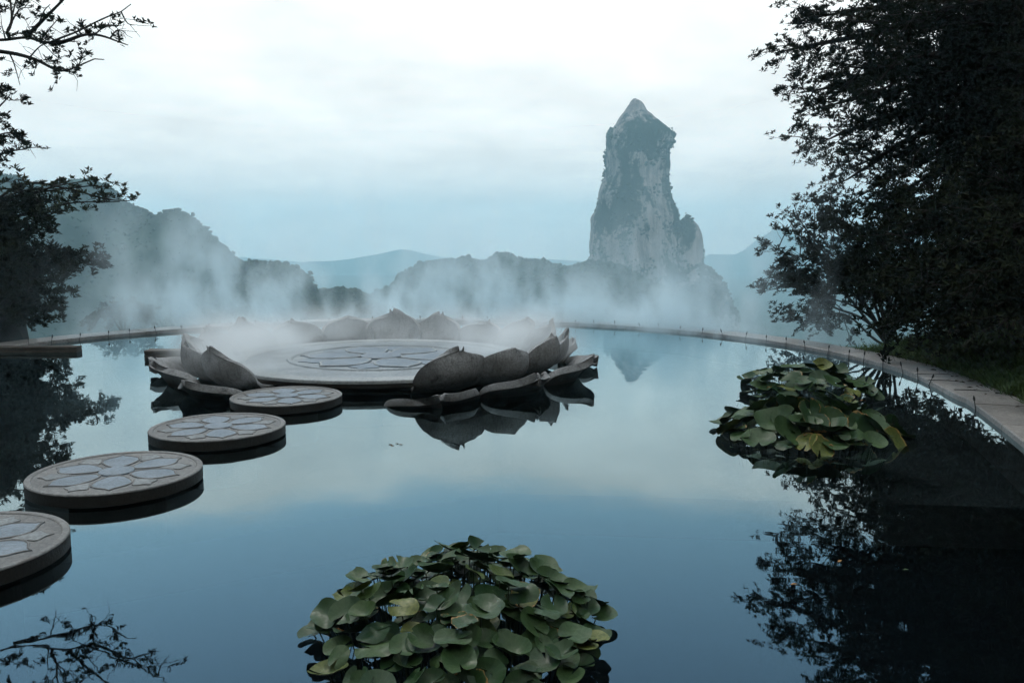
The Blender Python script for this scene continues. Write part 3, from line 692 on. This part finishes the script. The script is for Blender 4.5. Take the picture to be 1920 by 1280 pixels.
main_sil = [(184, 1187, 1192), (187, 1183, 1200), (192, 1181, 1205), (198, 1178, 1208), (209, 1170, 1214), (224, 1160, 1231), (235, 1154, 1242), (250, 1143, 1258), (269, 1137, 1261), (281, 1137, 1256), (295, 1134, 1253), (308, 1136, 1253), (330, 1136, 1252), (344, 1131, 1253), (362, 1123, 1256), (382, 1118, 1261), (408, 1110, 1266), (440, 1107, 1269), (470, 1106, 1271), (500, 1107, 1273), (540, 1107, 1282), (580, 1106, 1290), (620, 1104, 1300), (700, 1095, 1320), (820, 1080, 1350)]
sh_sil = [(409, 1277, 1286), (413, 1272, 1294), (421, 1264, 1303), (434, 1260, 1308), (452, 1255, 1310), (490, 1250, 1311), (520, 1245, 1316), (580, 1240, 1325), (700, 1230, 1340), (820, 1220, 1350)]
ft_sil = [(500, 1295, 1312), (508, 1275, 1320), (527, 1250, 1338), (557, 1225, 1353), (587, 1205, 1364), (616, 1190, 1368), (700, 1160, 1390), (820, 1120, 1420)]
allV = []
for nm, sil, sd_, yo, dp in (('pillar', main_sil, 1, 0, .9), ('shoulder', sh_sil, 2, -8, 1.), ('foot', ft_sil, 3, -22, .9)):
    me, V = pillar(nm, sil, sd_, dp, 110 if nm == 'pillar' else 60, 130 if nm == 'pillar' else 80)
    obj(nm, me, m_spire, spire, (0, yo, 0)); allV.append(V + np.array([0, yo, 0]))
# shrubs clinging to the ledges and edges
P = []
for vi, V in enumerate(allV):
    for p in V[RNG.integers(0, len(V), 9000)]:
        if p[1] > 12: continue
        f = mn.fractal(Vector((p[0]*.05, p[1]*.05, p[2]*.06+4+vi)), 1., 2., 4)
        if f > (.12 if vi < 2 else -.2) and p[2] < 140: P.append(p + RNG.normal(size=3)*np.array([.5, .3, 1.2]))
clumps('ledge_shrubs', None, np.array(P), .5, 1.35, m_forest, parent=spire)

# ------------------------------------------------------------------ left rock outcrop
def boulder(name, label, loc, sc, seed, mat):
    import bmesh
    bm = bmesh.new(); bmesh.ops.create_icosphere(bm, subdivisions=5, radius=1)
    for v in bm.verts:
        p = v.co.copy(); d = 1 + .28*mn.fractal(p*1.3+Vector((seed, 0, 0)), 1., 2., 5); st = .06*math.sin(p.z*9+mn.noise(p*2)*2)
        v.co = p*(d+st)
    me = bpy.data.meshes.new(name); bm.to_mesh(me); bm.free()
    o = obj(name, me, mat, None, loc, (0, 0, seed), sc); return tag(o, label, 'rock')
boulder('rock_outcrop', 'dark rock outcrop at the left edge above the pool', (-12.9, 18.6, 1.2), (1.7, 1.6, 3.3), 1.3, m_rockdark)

# ------------------------------------------------------------------ trees
def A_(l): return [at(*p) for p in l]
def limbs_from(hub, targets): return [[Vector(hub), at(*t)] for t in targets]
# big tree overhanging from the right
hubA = Vector((12.2, 16.5, 6.0))
la = [[Vector((12.6, 16.6, 1.5)), Vector((12.4, 16.5, 4)), hubA, Vector((12, 16.2, 9.5))]]
la += limbs_from(hubA, [(1505, 30, 19), (1455, 100, 19.5), (1495, 175, 19), (1530, 270, 18.5), (1580, 40, 17), (1660, 110, 16), (1700, 20, 15), (1760, 210, 17), (1640, 240, 18), (1580, 320, 18.5), (1820, 310, 16.5), (1890, 120, 14.5), (1840, 40, 15), (1720, 300, 17.5), (1580, -60, 17.5), (1700, -90, 16), (1850, -90, 14), (1560, 130, 18), (1620, 180, 17), (1880, 240, 15), (1800, 130, 16), (1750, 90, 17.5), (1850, 180, 17), (1910, 60, 16), (1900, 320, 16), (1680, 190, 18), (1700, 360, 18), (1780, 390, 17), (1600, 130, 18.5), (1540, 200, 18.5), (1950, 200, 14), (1600, 375, 18.2), (1660, 415, 18), (1740, 450, 17.5), (1560, 350, 18.8), (1690, 300, 18)])
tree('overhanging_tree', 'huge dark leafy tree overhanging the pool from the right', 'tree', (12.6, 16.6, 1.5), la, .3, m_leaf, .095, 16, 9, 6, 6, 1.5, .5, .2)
# shrubby tree standing by the rim, right
hubB = Vector((7.9, 17.3, .1))
lb = limbs_from(hubB, [(1455, 460, 18.8), (1500, 420, 18.3), (1550, 385, 17.8), (1435, 525, 20), (1490, 505, 18.8), (1540, 470, 18), (1600, 430, 17.3), (1490, 600, 19.3), (1545, 560, 18.3), (1600, 510, 17.5), (1650, 450, 17), (1700, 390, 16.8), (1650, 380, 17.2), (1640, 545, 17), (1690, 480, 16.6), (1690, 570, 16.2), (1720, 540, 16)])
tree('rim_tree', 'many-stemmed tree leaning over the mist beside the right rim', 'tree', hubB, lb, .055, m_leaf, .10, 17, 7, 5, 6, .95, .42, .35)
# thicket filling the dark slope, right
for k, (bx, by, tg, lab) in enumerate([
    ((9.6), 14.2, [(1700, 430, 14.5), (1760, 380, 14), (1740, 500, 13.8), (1820, 440, 13.5), (1790, 540, 13), (1860, 380, 13), (1900, 480, 12.5), (1720, 560, 14.3), (1830, 350, 14.5), (1690, 600, 14.6), (1670, 540, 15), (1750, 610, 13.6)], 'dense dark thicket on the slope right of the pool, beyond the grass'),
    ((9.9), 11.0, [(1850, 520, 11), (1900, 430, 10.8), (1960, 380, 10.5), (1930, 560, 10.3), (1990, 470, 10), (1880, 350, 11.2), (1940, 250, 11)], 'dark bush at the right edge above the grassy slope')]):
    z = 1.6
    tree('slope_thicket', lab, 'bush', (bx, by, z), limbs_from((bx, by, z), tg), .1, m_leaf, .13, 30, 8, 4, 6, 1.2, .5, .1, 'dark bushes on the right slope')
# left: bare-twigged branch entering at the top corner
lc = [[Vector((-13.0, 15.6, .8)), Vector((-12.6, 15.7, 4)), Vector((-12., 16, 6.4)), at(-60, 60, 16)],
      A_([(-90, 70, 16), (0, 74, 16), (50, 73, 16), (95, 84, 16), (140, 66, 15.9), (185, 38, 15.8), (246, 8, 15.7)]),
      A_([(-60, 85, 16), (10, 98, 16), (55, 118, 15.9), (95, 131, 15.8), (140, 132, 15.7), (195, 112, 15.6)]),
      A_([(18, 72, 16), (26, 40, 16.1), (22, 5, 16.2), (10, -50, 16.3)]),
      A_([(45, 60, 16), (75, 35, 16), (108, 8, 15.9), (150, -40, 15.8)]),
      A_([(95, 82, 16), (130, 80, 15.8), (170, 70, 15.6), (240, 85, 15.5)]),
      A_([(-80, 20, 15.5), (-20, -20, 15.3), (60, -60, 15), (160, -80, 14.8)])]
tree('bare_branched_tree', 'sparse tree whose nearly bare branches reach in at the top left corner', 'tree', (-13, 15.6, .8), lc, .06, m_leaf, .10, 12, 5, 3, 7, .7, .35, .15, bare=.5, flat=.8)
# left: shrubs on and below the rock
ld = limbs_from((-12.6, 18.2, 3.2), [(0, 160, 17.5), (20, 175, 17.6), (-40, 200, 17), (25, 250, 17.6), (55, 275, 17.8), (-20, 270, 17)])
tree('rock_top_shrub', 'small twiggy shrub growing on top of the left rock', 'bush', (-12.6, 18.2, 3.2), ld, .08, m_leaf, .11, 12, 5, 3, 6, .55, .3, .45, bare=.2)
le = [A_([(-120, 430, 18.5), (0, 372, 18.6), (60, 345, 18.7), (130, 352, 18.8), (190, 368, 18.8), (235, 372, 18.8)])] + limbs_from((-12.6, 18.6, 2.2), [(120, 350, 18.9), (165, 338, 18.8), (200, 352, 18.8), (225, 378, 18.9), (40, 345, 18.3), (150, 395, 18.8)])
tree('leaning_shrub_tree', 'leafy tree leaning out over the mist from the left rock', 'tree', (-12.6, 18.6, 2.0), le, .055, m_leaf2, .13, 3.2, 4, 2, 7, .4, .3, .62)
lf = limbs_from((-12.2, 19.0, .2), [(10, 400, 18), (30, 440, 18.2), (60, 480, 18.8), (20, 500, 18), (120, 540, 19.2), (60, 540, 18.6), (20, 570, 18), (110, 480, 19.4), (110, 590, 19.4), (50, 600, 18.8), (0, 460, 17.6), (0, 540, 17.6), (190, 490, 20), (-10, 370, 17.8), (40, 380, 18.4), (70, 400, 18.6)])
tree('left_bank_thicket', 'dense shadowy thicket beneath the left rock by the rim', 'bush', (-12.2, 19.0, .2), lf, .08, m_leaf, .13, 24, 7, 4, 6, .6, .4, .15)
lg = limbs_from(at(235, 628, 21.6), [(190, 606, 21.2), (215, 592, 21.5), (240, 586, 21.6), (265, 600, 21.6), (285, 610, 21.6), (170, 615, 21)])
tree('low_rim_bush', 'low bush just outside the pool rim at left', 'bush', at(235, 630, 21.6), lg, .04, m_leaf2, .09, 26, 5, 4, 6, .35, .2, .3)

# ------------------------------------------------------------------ grass, litter, twigs on the right bank
P, D, Nn, Ln, Wd = [], [], [], [], []
for k in range(26000):
    f = random.uniform(.06, .34); d = abs(random.gauss(0, 1)) * 1.5 - .12*random.random()
    if d > 4.5: continue
    x, y, z = bank_pt(f, d)
    c = mn.noise(Vector((x*.9, y*.9, 8)))
    if c < -.1 and d > .6: continue
    a = random.uniform(0, 2*PI); P.append((x, y, z-.01)); D.append((math.cos(a)*.8, math.sin(a)*.8, random.uniform(.4, 1.4))); Nn.append((0, 0, 1)); ln = random.uniform(.10, .30)*(1-.3*min(1, d/3)); Ln.append(ln); Wd.append(random.uniform(.008, .018))
P, D, Nn, Ln, Wd = map(np.array, (P, D, Nn, Ln, Wd))
tag(obj('grass', leaves_mesh('grass', P, D, Nn + RNG.normal(size=Nn.shape)*.4, Ln, Wd, .2), m_grass), 'grass growing on the bank behind the right coping', kind='stuff')
P = []
for k in range(9000):
    f = random.uniform(.03, .36); d = random.uniform(.0, 6); x, y, z = bank_pt(f, d); P.append((x, y, z+.01))
for k in range(130):
    s_ = random.uniform(sR-9, sR); p, t, o = rim_at(s_); dd = random.uniform(.2, .8)**.6; P.append((p[0]+o[0]*dd, p[1]+o[1]*dd, CZ+.006))
P = np.array(P); n = len(P); D = rnd_dirs(n, .15); Ln = RNG.uniform(.05, .11, n)
tag(obj('leaf_litter', leaves_mesh('leaf_litter', P, D, np.array([0, 0, 1.])+RNG.normal(size=(n, 3))*.3, Ln, Ln*.42), m_litter), 'dead leaves scattered on the slope and coping', kind='stuff')
tw_lab = ['thin dead twig lying across the right coping, farther one', 'thin dead twig lying across the right coping, nearer one']
for k, (px, py) in enumerate([(1770, 715), (1820, 733)]):
    c = at(px, py, 12.6-k*.7); p0 = Vector((0, 0, 0)); tb = TB()
    tb.tube([(-.22, -.02, .008), (0, .015, .012), (.24, .0, .01)], [.006, .007, .003], 5); tb.tube([(.02, .014, .012), (.1, .09, .02)], [.004, .002], 4)
    # stand it on the coping top
    yy = (CZ-CAMZ)/((c.z-CAMZ)/c.y); g = at(px, py, yy)
    tag(obj('twig', tb.mesh('twig'), m_bark, None, (g.x, g.y, CZ+.004), (0, 0, random.uniform(-.4, .4))), tw_lab[k], 'twig', 'twigs on the coping')
# floating leaves
for px, py, lab, mt in [(738, 833, 'tiny dark leaf scrap floating in mid pool', m_litter), (1578, 1049, 'tiny orange leaf floating in the dark tree reflection', m_wither), (1496, 1094, 'tiny reddish leaf floating low in the tree reflection', m_wither), (1705, 1067, 'pale leaf floating far right in the tree reflection', m_lily[0])]:
    c = at(px, py, 5); g = at(px, py, 5*(.004-CAMZ)/(c.z-CAMZ)); n = 5 if px == 738 else 1
    Pn = np.array([[g.x*0 + random.uniform(-.06, .06)*(n > 1), random.uniform(-.03, .03)*(n > 1), .004] for _ in range(n)]); Dn = rnd_dirs(n, .05); ln = np.full(n, .06 if n > 1 else .05)
    o = obj('floating_leaf', leaves_mesh('floating_leaf', Pn, Dn, np.tile([0, 0, 1.], (n, 1)), ln, ln*.5, .1), mt, None, (g.x, g.y, 0)); tag(o, lab, 'leaf', 'leaves afloat on the pool')

# ------------------------------------------------------------------ haze over the valley and mist on the rim
def box(name, a, b):
    V = [(x, y, z) for x in (a[0], b[0]) for y in (a[1], b[1]) for z in (a[2], b[2])]
    return mesh_np(name, V, np.array([[0, 1, 3, 2], [4, 6, 7, 5], [0, 4, 5, 1], [2, 3, 7, 6], [0, 2, 6, 4], [1, 5, 7, 3]]))
hm = bpy.data.materials.new('haze'); hm.use_nodes = True; h = hm.node_tree; h.nodes.clear()
pv = N(h, 'ShaderNodeVolumePrincipled'); ho = N(h, 'ShaderNodeOutputMaterial'); h.links.new(pv.outputs[0], ho.inputs['Volume'])
pv.inputs['Color'].default_value = (.55, .86, .97, 1); pv.inputs['Density'].default_value = .00064; pv.inputs['Anisotropy'].default_value = .2
tag(obj('haze', box('haze', (-3100, -250, ZB-60), (3100, 2750, 112)), hm), 'pale blue haze over the valley', kind='stuff')

def mist_mat():
    m = bpy.data.materials.new('spray_mist'); m.use_nodes = True; nt = m.node_tree; nt.nodes.clear()
    tc = N(nt, 'ShaderNodeTexCoord'); x, y, z = SEP(nt, tc.outputs['Object'])
    r = M(nt, 'SQRT', M(nt, 'ADD', M(nt, 'MULTIPLY', x, x), M(nt, 'MULTIPLY', y, y))); th = M(nt, 'ARCTAN2', x, y); s = M(nt, 'MULTIPLY', th, PR)
    sc = COMB(nt, s, r, M(nt, 'MULTIPLY', z, .62))
    big = NOISE(nt, COMB(nt, M(nt, 'MULTIPLY', s, .34), 0., 1.7), 1., 2, .55)
    wis = M(nt, 'ADD', M(nt, 'MULTIPLY', NOISE(nt, sc, .5, 2, .6), .55), M(nt, 'MULTIPLY', NOISE(nt, sc, 1.5, 3, .62), .45))
    Hh = M(nt, 'ADD', M(nt, 'MULTIPLY', M(nt, 'MULTIPLY', big, big), 3.4), MR(nt, th, -1.0, -.2, 1.0, .3))
    vert = M(nt, 'POWER', 2.718, M(nt, 'MULTIPLY', M(nt, 'DIVIDE', z, Hh), -1.))
    dr = M(nt, 'ABSOLUTE', M(nt, 'SUBTRACT', r, PR+.35)); rad_ = MR(nt, dr, .3, 1.35, 1, 0)
    amp = M(nt, 'MULTIPLY', MR(nt, th, .75, 1.15, 1, .32), MR(nt, th, -1.08, -.66, .05, 1.))
    top = MR(nt, z, 3.6, 5.0, 1, 0)
    cloud = M(nt, 'MULTIPLY', M(nt, 'MULTIPLY', vert, MR(nt, wis, .44, .60)), M(nt, 'MULTIPLY', M(nt, 'MULTIPLY', rad_, amp), top))
    # spray cones over the nozzles
    pd = M(nt, 'PINGPONG', M(nt, 'ADD', s, 100*SPC - (NOZ0 - PR*rad(75)) ), SPC/2)
    wd = M(nt, 'ADD', .035, M(nt, 'MULTIPLY', z, .17)); dn = M(nt, 'SUBTRACT', r, PR)
    q2 = M(nt, 'DIVIDE', M(nt, 'ADD', M(nt, 'MULTIPLY', pd, pd), M(nt, 'MULTIPLY', dn, dn)), M(nt, 'MULTIPLY', wd, wd))
    jet = M(nt, 'DIVIDE', M(nt, 'POWER', 2.718, M(nt, 'MULTIPLY', q2, -1.)), M(nt, 'MULTIPLY', wd, 14.))
    jet = M(nt, 'MULTIPLY', M(nt, 'MULTIPLY', jet, MR(nt, z, .15, .24)), M(nt, 'MULTIPLY', MR(nt, z, .3, 1.5, 1, 0), amp))
    # low layer creeping over the water inside the rim
    low = M(nt, 'MULTIPLY', M(nt, 'MULTIPLY', M(nt, 'POWER', 2.718, M(nt, 'MULTIPLY', z, -4.)), MR(nt, r, PR-1.05, PR-.3)), M(nt, 'MULTIPLY', MR(nt, wis, .42, .72), amp))
    den = M(nt, 'ADD', M(nt, 'ADD', M(nt, 'MULTIPLY', cloud, M(nt, 'ADD', 2.5, M(nt, 'MULTIPLY', MR(nt, M(nt, 'ABSOLUTE', M(nt, 'SUBTRACT', th, .12)), .15, .5, 1, 0), 1.3))), M(nt, 'MULTIPLY', jet, 2.2)), M(nt, 'MULTIPLY', low, 1.4))
    pv = N(nt, 'ShaderNodeVolumePrincipled'); pv.inputs['Color'].default_value = (.83, .955, 1., 1); pv.inputs['Anisotropy'].default_value = .4
    nt.links.new(den, pv.inputs['Density']); o = N(nt, 'ShaderNodeOutputMaterial'); nt.links.new(pv.outputs[0], o.inputs['Volume'])
    try: m.cycles.volume_step_rate = .5
    except Exception: pass
    return m
def sector(name, r0, r1, t0, t1, z0, z1, n=40):
    V = []
    for k in range(n+1):
        t = t0+(t1-t0)*k/n
        for r, z in ((r0, z0), (r1, z0), (r1, z1), (r0, z1)): V.append((r*math.sin(t), r*math.cos(t), z))
    Fq = [[k*4+j, k*4+(j+1) % 4, (k+1)*4+(j+1) % 4, (k+1)*4+j] for k in range(n) for j in range(4)] + [[3, 2, 1, 0], [n*4, n*4+1, n*4+2, n*4+3]]
    return mesh_np(name, V, np.array(Fq))
tag(obj('mist', sector('mist', PR-1.05, PR+1.75, rad(-71), rad(72), .012, 5.0), mist_mat(), None, (PC.x, PC.y, 0)), 'white spray mist rising from the nozzles along the far rim', kind='stuff')
def lotus_mist():
    m = bpy.data.materials.new('drifting_mist'); m.use_nodes = True; nt = m.node_tree; nt.nodes.clear()
    tc = N(nt, 'ShaderNodeTexCoord'); x, y, z = SEP(nt, tc.outputs['Object'])
    r = M(nt, 'SQRT', M(nt, 'ADD', M(nt, 'MULTIPLY', x, x), M(nt, 'MULTIPLY', y, y)))
    n = NOISE(nt, tc.outputs['Object'], .8, 2, .55)
    side = M(nt, 'ADD', MR(nt, x, -.6, -2.4), M(nt, 'MULTIPLY', MR(nt, x, .8, 2.6), MR(nt, y, -1.4, .6)))
    den = M(nt, 'MULTIPLY', M(nt, 'MULTIPLY', MR(nt, n, .36, .66), MR(nt, r, 2.6, 3.9, 1, 0)), M(nt, 'MULTIPLY', MR(nt, z, .3, 1.15, 1, 0), M(nt, 'ADD', side, MR(nt, y, .6, 2.4, 0, .35))))
    pv = N(nt, 'ShaderNodeVolumePrincipled'); pv.inputs['Color'].default_value = (.92, .97, .985, 1)
    nt.links.new(M(nt, 'MULTIPLY', den, 1.9), pv.inputs['Density']); o = N(nt, 'ShaderNodeOutputMaterial'); nt.links.new(pv.outputs[0], o.inputs['Volume'])
    try: m.cycles.volume_step_rate = .6
    except Exception: pass
    return m
tag(obj('mist', lathe('mist', [(.001, .23), (3.95, .23), (3.95, 1.2), (.001, 1.2)], 48), lotus_mist(), None, (LC.x, LC.y, 0)), 'thin mist drifting over the stone lotus', kind='stuff')
